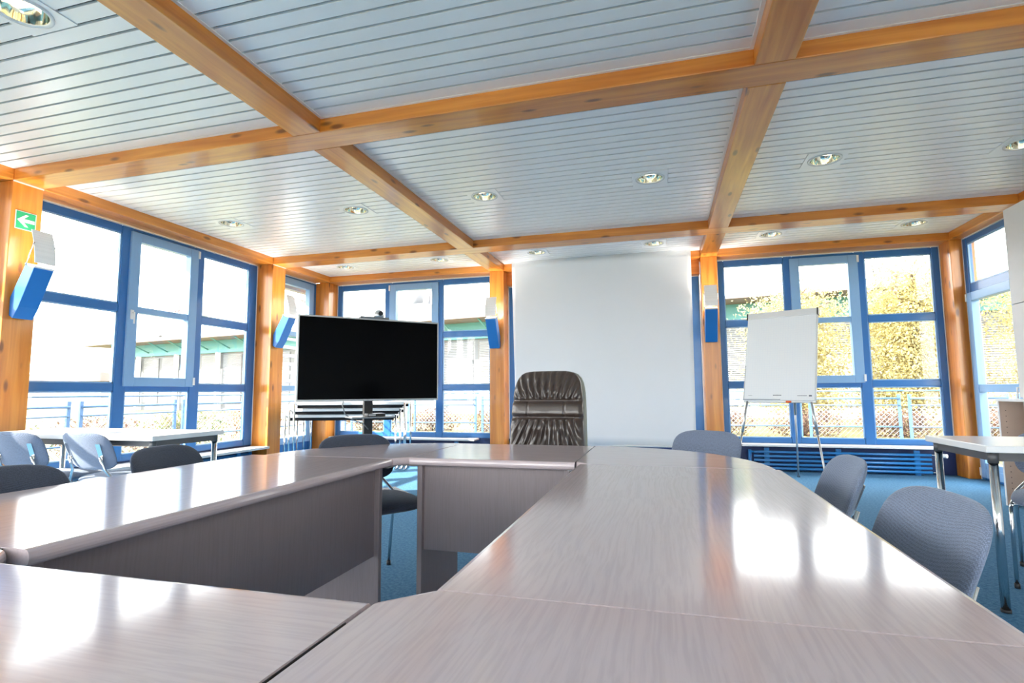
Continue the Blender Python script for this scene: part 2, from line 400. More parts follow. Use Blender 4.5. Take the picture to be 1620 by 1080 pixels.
# ------------------------------------------------------------------ glazing
def window(name, label, O, U, Nn, spans, rows, sash=None, z0=.35, z1=2.845, cat='window', depth=.06, hinge=1, fw=.075, kick=None, sashrows=None, sw=.115):
    """O: start on the inner face, U: unit along the wall, Nn: unit into the room; spans: (u0,u1) clear openings; rows: clear z openings"""
    t = thing(name,label,cat,O,0,kind='structure')
    U=Vector(U); Nn=Vector(Nn)
    def P(u,n,z): return tuple(U*u + Nn*n + Vector((0,0,z)))
    def bx(m,u0,u1,n0,n1,a,b,mi=0):
        p,q=P(u0,n0,a),P(u1,n1,b); m.box(p,q,mi)
    W = spans[-1][1]+fw; u_in=[s for s in spans]
    fr=MB(); edges=[0]+[v for s in spans for v in s]+[W]
    for i in range(0,len(edges),2):
        bx(fr,edges[i],edges[i+1],-depth,0,z0,z1)
    zed=[z0]+[v for r in rows for v in r]+[z1]
    for i,(u0,u1) in enumerate(spans):
        for k in range(0,len(zed),2):
            if sash and i==sash[0] and sash[1] < zed[k] and zed[k+1] < sash[2]: continue
            bx(fr,u0,u1,-depth+.004,-.004,zed[k],zed[k+1])
    fr.build('frame',M_frame,t,bevel=.006)
    g=MB()
    for i,(u0,u1) in enumerate(spans): bx(g,u0-.004,u1+.004,-.032,-.026,z0+.04,z1-.04)
    bd=MB()
    for i,(u0,u1) in enumerate(spans):
        for r in rows:
            if sash and i==sash[0] and r[0]>=sash[1]-.05 and r[1]<=sash[2]+.05: continue
            e=.014
            bx(bd,u0,u0+e,-.026,-.010,r[0],r[1]); bx(bd,u1-e,u1,-.026,-.010,r[0],r[1])
            bx(bd,u0,u1,-.026,-.010,r[0],r[0]+e); bx(bd,u0,u1,-.026,-.010,r[1]-e,r[1])
    bd.build('glazing_bead',M_sash,t)
    g.build('glass',M_glass,t)
    if sash:
        i,a,b=sash; u0,u1=spans[i]; o=.035; w=sw
        s=MB()
        bx(s,u0-o,u0-o+w,-depth,.022,a,b); bx(s,u1+o-w,u1+o,-depth,.022,a,b)
        bx(s,u0-o+w,u1+o-w,-depth+.002,.021,a,a+.10); bx(s,u0-o+w,u1+o-w,-depth+.002,.021,b-.10,b)
        for c0,c1 in (sashrows if sashrows is not None else [(1.93,2.0)]): bx(s,u0-o+w,u1+o-w,-depth+.004,.016,c0,c1)
        so=s.build('sash',M_sash,t,bevel=.005)
        h=MB(); uh = (u0-o+.045) if hinge>0 else (u1+o-.045); zh=(a+b)/2-.08
        bx(h,uh-.016,uh+.016,.022,.034,zh-.04,zh+.06); h.tube([P(uh,.034,zh+.03),P(uh,.06,zh+.03),P(uh,.062,zh-.09)],.009,8)
        h.build('handle',M_white,so)
        hg=MB(); ug=(u1+o) if hinge>0 else (u0-o)
        for zz in (a+.02,b-.10): bx(hg,ug-.012,ug+.012,.0,.034,zz,zz+.09)
        hg.build('hinge',M_white,so)
    if kick:
        k=MB(); bx(k,fw,W-fw,-depth+.01,-.01,kick[0],kick[1]); k.build('kick_panel',M_frame,t)
    sl=MB(); e=.012
    bx(sl,-e,0,-.01,.004,z0,z1+e); bx(sl,W,W+e,-.01,.004,z0,z1+e); bx(sl,-e,W+e,-.01,.004,z1,z1+e)
    sl.build('sealant_strip',M_seal,t)
    return t
ROWS=[(.42,1.085),(1.165,1.92),(2.005,2.765)]
SASH=(1,1.135,2.81)
# left wall, along +y
window('window_1','blue framed left window in front of the white table, crane outside',(XW,Y1B+.012,0),(0,1,0),(1,0,0),[(.075,.93),(1.055,1.865),(2.0,2.78)],ROWS,SASH,fw=.14)
for k,y0 in enumerate((.06,-3.1)):
    window('window_%d'%(2+k),'blue framed left window before the arrow sign column' if k==0 else 'blue framed left window furthest from the television',(XW,y0+.012,0),(0,1,0),(1,0,0),[(.075,.93),(1.055,1.91),(2.045,2.91)],ROWS,SASH,fw=.14)
window('door_1','blue glazed door on the left behind the television',(XW,Y2B+.01,0),(0,1,0),(1,0,0),[(.12,.96)],[(.36,2.72)],(0,.29,2.815),z0=.02,cat='door',hinge=-1,fw=.12,kick=None,sashrows=[(1.09,1.17),(1.93,2.0)])
# back wall, along +x
window('window_4','blue framed window behind the television and stacked tables',(-5.235,YW,0),(1,0,0),(0,-1,0),[(.075,.89),(1.005,1.80),(1.905,2.69)],ROWS,SASH,hinge=-1,fw=.08)
window('window_5','blue framed window behind the white projection screen',(LR+.012,YW,0),(1,0,0),(0,-1,0),[(.09,.84),(.95,1.78),(1.89,2.65)],[(.42,1.085),(1.165,1.92),(2.005,2.58)],None,z1=2.65,fw=.12)
window('window_6','blue framed window behind the flip chart, yellow tree outside',(RR+.03,YW,0),(1,0,0),(0,-1,0),[(.07,.83),(.94,1.68),(1.795,2.55)],ROWS,SASH,fw=.08)
# right wall door, along -y from the corner column
window('door_2','blue glazed door right of the flip chart beside the tall cabinet',(XD,7.652,0),(0,-1,0),(-1,0,0),[(.08,.93)],[(.05,2.18),(2.29,2.78)],(0,.03,2.185),z0=.0,z1=2.85,cat='door',hinge=-1,fw=.06,sashrows=[(.03,.20),(1.01,1.10)],sw=.09)
tag(MB().box((LR+.004,Y3+.16,2.662),(RL-.004,YW+.03,ZB)).build('header_board',WX),'pale pine board above the window behind the screen','header board',kind='structure')
tag(MB().box((XW-.06,YN,0),(XW-.01,Y2F,.35)).build('wall_left',M_apron),'dark blue apron wall below the left windows','wall',kind='structure')
tag(MB().box((-5.26,YW,0),(3.44,YW+.06,.35)).build('wall_back',M_apron),'dark blue apron wall below the rear windows','wall',kind='structure')
tag(MB().box((XD,YN,0),(XD+.12,6.655,ZB)).build('wall_right',M_white),'white wall behind the tall cabinet','wall',kind='structure')
tag(MB().box((XW-.06,YN-.12,0),(XD+.12,YN,.35)).box((XW-.06,YN-.12,2.86),(XD+.12,YN,ZT)).build('wall_front',M_white),'low apron wall and lintel behind the camera','wall',kind='structure')
for k,(x0,lb) in enumerate(((-5.235,'left'),(-2.38,'middle'),(.50,'right'))):  # unseen window bays added to fill the room with more daylight
    window('window_%d'%(7+k),'blue framed window added unseen behind the camera for daylight fill, %s bay'%lb,(x0+2.83,YN,0),(-1,0,0),(0,1,0),[(.075,.89),(1.005,1.80),(1.905,2.75)],ROWS,SASH,hinge=-1,fw=.08)
def sill(name,a,b,label):
    tag(MB().box(a,b).build(name,M_whitelam,bevel=.004),label,'window sill',kind='structure')
sill('trim_1',(.98,Y3+.03,.325),(3.30,YW-.002,.352),'white window sill board over the radiator by the flip chart')
sill('trim_2',(-5.2,Y3+.02,.325),(-2.72,YW-.002,.352),'white window sill board behind the stacked tables')
sill('trim_3',(XW+.002,Y1B+.02,.305),(XL+.06,Y2F-.02,.335),'white window sill board under the big left window')
def radiator(label,x0,x1,y,rz=0,loc=None,ends=True):
    t=thing('radiator',label,'radiator',loc or (x0,y,0),rz); L=x1-x0
    for z in (.249,.196,.143,.09,.041): MB().tube([(0,0,z),(L,0,z)],.0165,10).build('pipe',M_radblue,t)
    for f in (.08,.5,.93): MB().box((L*f-.03,.016,0),(L*f+.03,.04,.30)).build('bracket',M_radblue,t)
    MB().tube([(-.05,.0,.03),(-.05,0,.275)],.02,10).tube([(-.05,0,.249),(0,0,.249)],.014,8).tube([(-.05,0,.09),(0,0,.09)],.014,8).build('header_tube',M_radblue,t)
    MB().tube([(L,0,.249),(L+.10,0,.249)],.012,8).build('valve',M_chrome,t)
    MB().tube([(L,0,.041),(L+.09,0,.041),(L+.09,0,.0)],.009,8).build('return_pipe',M_chrome,t)
    MB().tube([(L+.06,-.01,.25),(L+.10,-.05,.25),(L+.13,-.085,.25)],[.018,.024,.024],14).build('thermostat_knob',M_white,t)
radiator('blue tubular radiator under the sill behind the flip chart',1.13,3.12,7.78)
radiator('blue tubular radiator under the sill behind the stacked tables',-5.05,-2.9,7.78)
radiator('blue tubular radiator under the big left window',0,2.4,0,-PI/2,(-5.36,6.1,0))
# ------------------------------------------------------------------ recessed ceiling lights
UP_W=26
def lamp_light(t,loc,rot,watt,rad,ang):
    l=bpy.data.lights.new('lamp_light','SPOT'); l.energy=watt; l.color=(1,.94,.85); l.shadow_soft_size=rad; l.spot_size=ang; l.spot_blend=.9
    o=bpy.data.objects.new('lamp_light',l); C.objects.link(o); o.parent=t; o.location=loc; o.rotation_euler=rot
    return o
def downlight_proto():
    t=thing('recessed_downlight','','ceiling light',(0,0,ZC),group='recessed ceiling downlights')
    m=MB(); seg=40; h=.156; r=.128
    ring=[m.bm.verts.new((r*math.cos(2*PI*j/seg),r*math.sin(2*PI*j/seg),-.001)) for j in range(seg)]
    def sq(a):
        c,s=math.cos(a),math.sin(a); k=h/max(abs(c),abs(s)); return (c*k,s*k,-.001)
    out=[m.bm.verts.new(sq(2*PI*j/seg)) for j in range(seg)]
    out2=[m.bm.verts.new((v.co.x,v.co.y,.016)) for v in out]
    for j in range(seg):
        k=(j+1)%seg
        m.bm.faces.new((ring[j],ring[k],out[k],out[j])); m.bm.faces.new((out[j],out[k],out2[k],out2[j]))
    m.build('cover_plate',M_slat,t)
    MB().lathe([(.128,-.001),(.128,-.007),(.112,-.009),(.106,.0),(.106,.004)],seg=40,cap=False).build('trim_ring',M_whitelam,t)
    MB().lathe([(.106,.0),(.100,.03),(.086,.065),(.060,.095),(.030,.108),(.001,.11)],seg=40,cap=False).build('reflector',M_reflector,t)
    for s in (-1,1): MB().tube([(-.06,s*.022,.05),(.06,s*.022,.05)],.009,10).build('lamp_tube',M_tube,t)
    return t
dl=downlight_proto()
DLAB=['large recessed downlight in the near left ceiling bay','leftmost recessed downlight of the row beyond the nearest cross beam','recessed downlight second from left in the row beyond the nearest cross beam',
 'recessed downlight just right of the left lengthwise beam in the middle bay','recessed downlight left of the right lengthwise beam in the middle bay','recessed downlight in the right bay above the flip chart side','recessed downlight cut by the right picture edge over the tall cabinet',
 'recessed downlight in the rear right bay nearest the cabinet','recessed downlight in the rear right bay beside the right lengthwise beam','recessed downlight above the right half of the projection screen','recessed downlight above the left half of the projection screen','recessed downlight above the right end of the television','recessed downlight in the rear left corner by the glass door']
for i,((x,y),lb) in enumerate(zip(LIGHTS,DLAB)):
    o = dl if i==0 else dup(dl,(x,y,ZC))
    o.location=(x,y,ZC); o['label']=lb
# ------------------------------------------------------------------ wall lamps
def wall_lamp_proto():
    """local +x points out of the column"""
    t=thing('wall_uplighter','','wall lamp',(0,0,0),group='blue wall uplighters on the columns')
    w=.076
    M=lambda u,v,q:(u,q,v)
    MB().prism([(0,.005),(.045,-.02),(.105,.075),(.255,.395),(.150,.43),(.0,.16)],-w,w,M).build('housing',M_lampblue,t,bevel=.004)
    MB().prism([(.257,.392),(.262,.405),(.150,.442),(.146,.43)],-w-.002,w+.002,M).build('glass_cover',M_whitelam,t)
    pts=[]
    for k in range(9):
        a=k/8; pts.append((.262-.012*a-.052*a*a, .437+.285*a))
    back=[(p[0]-.006,p[1]) for p in pts[::-1]]
    MB().prism(pts+back,-w-.004,w+.004,M).build('reflector',M_perf,t)
    for s in (-1,1): MB().tube([(.16,s*(w+.004),.42),(.238,s*(w+.008),.60)],.004,6).tube([(.225,s*(w+.002),.60),(.258,s*(w+.014),.60)],.006,6).build('support_rod',M_chrome,t)
    MB().box((-.004,-.05,.1),(.012,.05,.2)).build('wall_bracket',M_grey,t)
    lamp_light(t,(.215,0,.455),(0,PI+.45,0),UP_W,.06,2.5)
    return t
wl=wall_lamp_proto()
for i,(loc,rz,lb) in enumerate([((XL+.004,3.248,1.705),0,'blue wall uplighter below the green arrow sign'),((XL+.004,6.42,1.705),0,'blue wall uplighter on the column left of the television'),
   ((-2.375,Y3-.004,1.71),-PI/2,'blue wall uplighter on the column left of the projection screen'),((.648,Y3-.004,1.71),-PI/2,'blue wall uplighter on the column right of the projection screen')]):
    o=wl if i==0 else dup(wl,loc,rz)
    o.location=loc; o.rotation_euler=(0,0,rz); o['label']=lb
t=thing('exit_sign','green square sign with white arrow pointing left on the pine column','sign',(XL+.001,3.243,2.535))
MB().box((0,-.079,-.079),(.004,.079,.079)).build('sign_border',M_signw,t)
MB().box((.003,-.073,-.073),(.006,.073,.073)).build('sign_face',M_green,t)
# arrow: picture-left is -y
ar=[(-.066,0),(-.005,.052),(.020,.052),(-.018,.014),(.066,.014),(.066,-.014),(-.018,-.014),(.020,-.052),(-.005,-.052)]
MB().prism(ar,.0055,.008,lambda u,v,q:(q,u,v)).build('arrow',M_signw,t)
# ------------------------------------------------------------------ projection screen
t=thing('projection_screen','large white pull-down projection screen hanging between the rear columns','projection screen',(-.83,7.56,0))
m=MB(); nx,nz=40,24; V=[[None]*(nz+1) for _ in range(nx+1)]; B=[[None]*(nz+1) for _ in range(nx+1)]
for i in range(nx+1):
    for j in range(nz+1):
        u=-1.26+(2.515)*i/nx; z=.315+(2.9612-.315)*j/nz
        u+= (-.018*(1-j/nz) if i==nx else 0)+(.05*(1-j/nz) if i==0 else 0)
        y=.010*math.sin(3.1*i/nx*PI+.6)*(1-j/nz)+.008*math.sin(9*(i/nx)+5*j/nz)*(.3+.7*(1-j/nz))
        V[i][j]=m.bm.verts.new((u,y,z)); B[i][j]=m.bm.verts.new((u,y+.003,z))
for i in range(nx):
    for j in range(nz):
        m.bm.faces.new((V[i][j],V[i+1][j],V[i+1][j+1],V[i][j+1])).smooth=True
        m.bm.faces.new((B[i][j],B[i][j+1],B[i+1][j+1],B[i+1][j])).smooth=True
for i in range(nx):
    m.bm.faces.new((V[i][0],B[i][0],B[i+1][0],V[i+1][0])); m.bm.faces.new((V[i][nz],V[i+1][nz],B[i+1][nz],B[i][nz]))
for j in range(nz):
    m.bm.faces.new((V[0][j],V[0][j+1],B[0][j+1],B[0][j])); m.bm.faces.new((V[nx][j],B[nx][j],B[nx][j+1],V[nx][j+1]))
m.build('screen_cloth',M_cloth,t)
MB().tube([(-1.22,0,.312),(1.24,0,.312)],.012,8).build('bottom_bar',M_white,t)
# ------------------------------------------------------------------ conference tables
TZ=.734; TT=.036
def nose(h,r):
    """half-round edge profile: list of (inset, z)"""
    out=[]
    for k in range(9):
        a=PI*k/8-PI/2; out.append((r-r*math.cos(a)**.8 if math.cos(a)>0 else r, TZ-TT/2+TT/2*math.sin(a)))
    return out
def desk(label,loc,rz,L,D,grain,legin=.03,modesty_y=.05):
    """local: x along the length 0..L, y 0..D with y=0 the inner edge (facing the ring's middle)"""
    t=thing('conference_table',label,'conference table',loc,rz,group='taupe conference table ring')
    pr=nose(TT,.016)
    prof=[(q,z) for q,z in pr]+[(D-q,z) for q,z in pr[::-1]]
    MB().prism(prof,0.0018,L-.0018,lambda u,v,q:(q,u,v)).build('tabletop',grain,t)
    MB().box((L-.001,.075,TZ-TT+.004),(L+.001,D-.03,TZ-.0025)).build('seam_strip',M_black,t)
    MB().box((-.001,.075,TZ-TT+.004),(.001,D-.03,TZ-.0025)).build('seam_strip',M_black,t)
    for k,x in enumerate((legin,L-legin-.026)):
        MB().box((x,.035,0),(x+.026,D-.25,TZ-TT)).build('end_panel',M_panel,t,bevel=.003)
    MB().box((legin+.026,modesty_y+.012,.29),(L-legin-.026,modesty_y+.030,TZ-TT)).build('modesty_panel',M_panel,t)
    return t
def corner(label,loc,rz,grain,R=.82,ch=.055):
    """local: quarter disc in x>=0,y>=0 with chamfered inner corner at the origin"""
    t=thing('corner_table',label,'conference table',loc,rz,group='taupe conference table ring')
    m=MB(); g=.0016; pr=nose(TT,.016); n=40; rows=[]
    for q,z in pr:
        Rr=R-q; c=ch+q*1.4142
        row=[(Rr*math.cos(k*PI/2/n),max(g,Rr*math.sin(k*PI/2/n)),z) for k in range(n)]+[(g,Rr,z),(g,c,z),(c,g,z)]
        row=[(max(g,x),max(g,y),z) for x,y,z in row]
        rows.append([m.bm.verts.new(p) for p in row])
    N_=len(rows[0])
    for A,B in zip(rows,rows[1:]):
        for k in range(N_):
            f=m.bm.faces.new((A[k],A[(k+1)%N_],B[(k+1)%N_],B[k])); f.smooth = k<n
    m.bm.faces.new(rows[0][::-1]); m.bm.faces.new(rows[-1])
    m.build('tabletop',grain,t)
    MB().box((.06,-.04,TZ-TT-.006),(.12,.10,TZ-TT)).build('joining_bracket',M_grey,t)
    MB().box((-.04,.06,TZ-TT-.006),(.10,.12,TZ-TT)).build('joining_bracket',M_grey,t)
    return t
XI0,XI1,YI0,YI1=-1.245,-.383,.80,2.412      # opening of the ring
D=.82
# right straight table: inner edge at x=-.372, runs along +y -> rotate so local x -> -y? local y -> +x
desk('taupe conference table on the right, running towards the projection screen',(-.368,2.392,0),-PI/2,1.555,D,TX)
desk('taupe conference table on the left, running past the two shade-coloured chairs',(-1.262,.835,0),PI/2,1.555,D,TX)
desk('taupe conference table at the far side in front of the leather chair',(-1.20,2.435,0),0,.812,.765,TX)
desk('taupe conference table at the near left, closest to the camera',(-.436,.770,0),PI,.812,.80,TX)
corner('quarter round taupe corner table at the far right near the single grey chair',(-.385,2.397,0),0,TX)
corner('quarter round taupe corner table at the far left by the shade-coloured chair',(-1.205,2.397,0),PI/2,TX,R=.81)
corner('quarter round taupe corner table at the near left picture edge',(-1.25,.825,0),PI,TX)
corner('quarter round taupe corner table in the near right foreground',(-.430,.835,0),-PI/2+math.radians(.0),TX,R=.885)
# ------------------------------------------------------------------ conference chairs
def chair_proto(fab):
    t=thing('conference_chair','','chair',(0,0,0))
    def dseat(u,v,q,s):
        return (u, v+.02, .455+q-.012*(v/.22)**2*(1 if v>0 else .2))
    MB().pillow(.47,.45,.055,4.5,dseat,rings=10,seg=48,bulge=.5).build('seat',fab,t)
    def dback(u,v,q,s):
        z=.667+v; dz=z-.54; c=(u/.225)**2
        ly=-.222-.40*dz+ q + .031*c
        return (u, ly, z-q*.3)
    MB().pillow(.45,.265,.042,3.6,dback,rings=12,seg=56,bulge=.3).build('backrest',fab,t)
    r=.0095
    for s in (-1,1):
        x=s*.232
        MB().tube([(x,.21,0),(x,.20,.38),(x,.185,.408),(x,.15,.42)],r,10).build('leg',M_chrome,t)
        MB().tube([(x,-.30,0),(x,-.24,.38),(x,-.225,.408),(x,-.19,.42)],r,10).build('leg',M_chrome,t)
        MB().tube([(x,.155,.42),(x,-.195,.42)],r,10).tube([(x,-.18,.42),(x*.97,-.215,.45),(x*.66,-.246,.54),(x*.63,-.279,.63)],r,10).build('side_rail',M_chrome,t)
        MB().obox((x*.63,-.2835,.668),(.034,.005,.11),Matrix.Rotation(s*.18,3,'Z')@Matrix.Rotation(.38,3,'X')).build('back_bracket',M_chrome,t)
        for y in (.21,-.30): MB().tube([(x,y,0),(x,y*.997,.025)],.0125,10).build('foot_cap',M_black,t)
    MB().tube([(-.232,.10,.42),(.232,.10,.42)],.008,8).tube([(-.232,-.15,.42),(.232,-.15,.42)],.008,8).build('cross_bar',M_chrome,t)
    return t
ch=chair_proto(M_fab); chd=chair_proto(M_fabshade)
ch['group']='grey blue conference chairs'; chd['group']='conference chairs with shade in the fabric colour round the left side of the ring'
R=math.radians
CH=[((-1.962,1.296),-101.3,'conference chair with shade in the fabric colour cut by the left picture edge at the left table'),((-2.046,2.150),-82,'conference chair with shade in the fabric colour at the left table, second from the left edge'),
 ((-1.560,2.730),-128,'conference chair with shade in the fabric colour at the far left corner table below the television'),((.112,3.36),149,'grey blue conference chair at the far right corner table before the radiator'),
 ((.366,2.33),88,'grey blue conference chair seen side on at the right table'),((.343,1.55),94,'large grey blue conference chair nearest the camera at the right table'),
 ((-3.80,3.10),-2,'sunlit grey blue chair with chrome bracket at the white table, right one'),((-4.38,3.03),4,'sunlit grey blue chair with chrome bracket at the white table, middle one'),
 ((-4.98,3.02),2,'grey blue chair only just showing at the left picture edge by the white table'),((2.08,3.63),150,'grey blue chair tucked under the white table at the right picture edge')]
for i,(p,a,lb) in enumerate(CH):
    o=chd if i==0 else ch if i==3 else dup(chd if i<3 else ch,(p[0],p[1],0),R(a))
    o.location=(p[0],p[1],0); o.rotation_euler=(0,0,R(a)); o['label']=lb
# ------------------------------------------------------------------ leather chair
t=thing('executive_chair','high backed brown leather executive chair before the projection screen','chair',(-.80,3.42,0),R(176))
def dlb(u,v,q,s):
    # v from -.36 (low) to .36 (top)
    z=.825+v; y=-.24-.16*(z-.5)+q
    wv=1.0-.06*(v/.36) ; x=u*wv
    if s>0:
        c=(v-.085)/.36                      # relative to the head band
        band=.052
        d=0
        if abs(v-.105)<band+.02:
            k=abs(v-.105)
            if k<band: d=.016*(1-(k/band)**4)
            inside=abs(u)<.175
            d+= -.018*math.exp(-((k-band-.004)/.010)**2)*(1 if abs(u)<.2 else .5)
            d+= -.010*math.exp(-((abs(u)-.135)/.006)**2)*(1 if k<band else 0)
        else:
            up = v>.105
            dist = (v-.105-band) if up else (.105-band-v)
            fan = u/(.09+.55*dist+.10) if up else u/(.12+.42*dist+.09)
            amp=.0125*min(1,dist/.03)*(1-min(1,(dist/(.21 if up else .42)))**2*.5)
            edge=max(0,1-(abs(u)/.255)**6)
            d=amp*(math.sin(fan*30+1.1*math.sin(v*14+u*5))+.4*math.sin(fan*53+2*v*22))*edge
            d+= .012*math.exp(-((dist-.07)/.05)**2)
        y+=d
    return (x,y,z)
MB().pillow(.52,.74,.075,5.5,dlb,rings=46,seg=220,bulge=.25,edge=8).build('backrest',M_leather,t)
def dsh(u,v,q,s):
    z=.82+v; return (u*(1.0-.06*(v/.36)),-.285-.16*(z-.5)+q,z)
MB().pillow(.545,.745,.03,5.5,dsh,rings=10,seg=64,bulge=.1).build('back_shell',M_shell,t)
MB().pillow(.52,.52,.11,4.5,lambda u,v,q,s:(u,v+.05,.47+q),rings=12,seg=56,bulge=.4).build('seat',M_leather,t)
for s in (-1,1): MB().tube([(s*.28,-.22,.44),(s*.30,-.22,.62),(s*.30,-.16,.645),(s*.30,.16,.645),(s*.29,.2,.60),(s*.26,.14,.44)],.018,10).build('armrest',M_black,t)
MB().tube([(0,.04,.06),(0,.04,.43)],[.035,.025],14).build('gas_stem',M_chrome,t)
b=MB()
for k in range(5):
    a=k*2*PI/5; b.tube([(0,.04,.10),(.3*math.cos(a),.04+.3*math.sin(a),.06)],[.026,.016],8)
b.build('star_base',M_chrome,t)
for k in range(5):
    a=k*2*PI/5; MB().tube([(.3*math.cos(a)-.02,.04+.3*math.sin(a),.027),(.3*math.cos(a)+.02,.04+.3*math.sin(a),.027)],.027,14).build('castor',M_black,t)
# ------------------------------------------------------------------ television on a stand
ang=math.atan2(5.39-4.34,-2.313+3.329)     # along its width
tvc=(-2.835,4.90); rz=ang
t=thing('television','big flat black television turned towards the leather chair','television',(tvc[0],tvc[1],0),rz)
W,Hh,zb=1.44,.835,.968
MB().box((-W/2,-.012,zb),(W/2,.045,zb+Hh)).build('casing',M_silver,t,bevel=.004)
MB().box((-W/2+.016,-.016,zb+.020),(W/2-.016,-.011,zb+Hh-.016)).build('screen_panel',M_screen,t)
MB().box((-.45,.045,zb+.12),(.45,.075,zb+.62)).build('rear_housing',M_black,t,bevel=.01)
s=thing('television_stand','black pole stand with small shelf under the television','stand',(tvc[0],tvc[1],0),rz)
MB().box((-.045,.09,.03),(.045,.15,1.55)).build('pole',M_black,s,bevel=.006)
MB().box((-.28,.075,1.15),(.28,.092,1.42)).build('mounting_plate',M_dkgrey,s)
MB().box((-.40,-.30,0),(.40,.40,.03)).build('base_plate',M_black,s,bevel=.01)
MB().box((-.22,-.13,.80),(.20,.16,.815)).build('shelf',M_grey,s,bevel=.003)
t=thing('set_top_box','small flat black box lying on the television stand shelf','media box',(tvc[0],tvc[1],0),rz)
MB().box((-.06,-.10,.8155),(.12,.03,.845)).build('case',M_black,t,bevel=.005)
MB().box((-.05,-.102,.822),(.02,-.0995,.838)).build('front_strip',M_silver,t)
t=thing('conference_camera','small grey conference camera standing on top of the television','camera',(tvc[0],tvc[1],0),rz)
MB().box((-.13,-.02,zb+Hh),(.17,.05,zb+Hh+.02)).build('base_bar',M_grey,t,bevel=.006)
MB().lathe([(.05,0),(.052,.02),(.045,.05),(.03,.07),(.005,.078)],(.07,.015,zb+Hh+.02),20).build('camera_head',M_silver,t)
MB().tube([(.07,-.03,zb+Hh+.052),(.07,-.055,zb+Hh+.055)],.022,14).build('lens',M_black,t)
def P(u,v,z): return (tvc[0]+u*math.cos(rz)-v*math.sin(rz),tvc[1]+u*math.sin(rz)+v*math.cos(rz),z)
tag(MB().tube([P(-.25,.05,1.02),P(-.27,.06,.93),P(-.24,.07,.84),P(-.16,.07,.78),P(-.06,.06,.74),P(0,.085,.68)],.006,6).build('power_cable',M_grey),'thin looped cable hanging below the television','cable')
# ------------------------------------------------------------------ white tables
def white_table(label,loc,rz,L,Dp,z,name='white_table',group=None):
    t=thing(name,label,'table',loc,rz,group=group); T=.034
    MB().box((0,0,z-T),(L,Dp,z)).build('tabletop',M_whitelam,t,bevel=.004)
    i=.045
    MB().box((i,.035,z-T-.042),(L-i,.060,z-T)).box((i,Dp-.060,z-T-.042),(L-i,Dp-.035,z-T)).box((.035,i,z-T-.042),(.060,Dp-i,z-T)).box((L-.060,i,z-T-.042),(L-.035,Dp-i,z-T)).build('under_frame',M_dkgrey,t)
    for x in (.045,L-.045):
        for y in (.045,Dp-.045):
            lg=MB().tube([(x,y,.012),(x,y,z-T-.05)],.0185,16).build('leg',M_chrome,t)
            MB().tube([(x,y,z-T-.052),(x,y,z-T)],.022,16).build('leg_socket',M_dkgrey,lg)
            MB().tube([(x,y,0),(x,y,.014)],.021,14).build('foot_cap',M_black,lg)
    return t
white_table('white rectangular table with chrome legs at the right picture edge',(1.485,3.135,0),0,1.55,.63,.778)
white_table('white table in front of the big left window with two sunlit chairs',(-4.98,2.90,0),0,1.66,.62,.768)
# stack of folding tables behind the television
def stack_table(label,dx,dy,L,Dp,z):
    a=R(20)
    t=thing('folding_table',label,'table',(-4.77+dx*math.cos(a)-dy*math.sin(a),6.28+dx*math.sin(a)+dy*math.cos(a),0),a,group='stacked white tables'); T=.040
    MB().box((0,0,z-T),(L,Dp,z)).build('tabletop',M_whitelam,t,bevel=.004)
    MB().box((.02,.010,z-T-.042),(L-.02,.035,z-T)).build('under_rail',M_matt,t)
    MB().box((.02,Dp-.035,z-T-.042),(L-.02,Dp-.010,z-T)).build('under_rail',M_matt,t)
    for x in (-.012,L+.012):
        for y in (-.012,Dp+.012):
            MB().tube([(x,y,0),(x,y,z-.012)],.013,12).build('leg',M_chrome,t)
        MB().tube([(x,-.04,.013),(x,Dp+.04,.013)],.012,10).build('foot_bar',M_chrome,t)
        MB().tube([(x,-.012,z-.016),(x,Dp+.012,z-.016)],.012,10).build('top_bar',M_chrome,t)
stack_table('white folding table at the bottom of the stack behind the television',-.15,.10,1.46,.52,.757)
stack_table('white folding table in the middle of the stack behind the television',-.08,.05,1.455,.64,.842)
stack_table('white folding table on top of the stack behind the television',0,0,1.44,.76,.927)
# ------------------------------------------------------------------ flip chart
t=thing('flip_chart','white flip chart easel with squared paper pad before the rear right window','flip chart',(1.227,6.347,0),-.468)
def shear_free(name,mat,bx,parent,bevel=0):
    m=MB()
    for b in bx: m.box(*b)
    o=m.build(name,mat,parent,bevel=bevel); o.rotation_euler=(-.296,0,0); o.location=(0,0,1.421); return o
bd=shear_free('board',M_white,[((-.354,.008,-.520),(.354,.03,.520))],t,.004)
pad=shear_free('paper_pad',M_paper,[((-.355,-.008,-.50),(.345,.0075,.44))],t)
shear_free('clamp_bar',M_whitelam,[((-.352,-.022,.44),(.350,.03,.512))],t,.004)
shear_free('clamp_end',M_black,[((-.364,-.022,.44),(-.352,.03,.512)),((.350,-.022,.44),(.362,.03,.512))],t)
dots=[]
for k in range(30): dots.append(((-.352,-.0095,-.495+.013*k),(-.344,-.0075,-.489+.013*k)))
for k in range(28): dots.append(((-.352+.0135*k,-.0095,-.497),(-.345+.0135*k,-.0075,-.488)))
shear_free('pad_perforation',M_print,dots,t)
marks=[((-.048,-.009,-.453),(-.037,-.0078,-.442))]
u=-.033
for w in (.008,.006,.007,.009,.006,.008,.006,.007,.008): marks.append(((u,-.009,-.452),(u+w-.0015,-.0078,-.443 if w<.0085 else -.441))); u+=w
u=.185
for w in (.007,.006,.008,.006,.006,.008,.007,.006,.007,.008,.006,.007,.008): marks.append(((u,-.009,-.455),(u+w-.002,-.0078,-.449))); u+=w
marks.append(((.292,-.009,-.459),(.318,-.0078,-.445)))
for k in range(5): marks.append(((-.30+.008*k,-.009,-.452),(-.295+.008*k,-.0078,-.448)))
shear_free('printed_marks',M_print,marks,t)
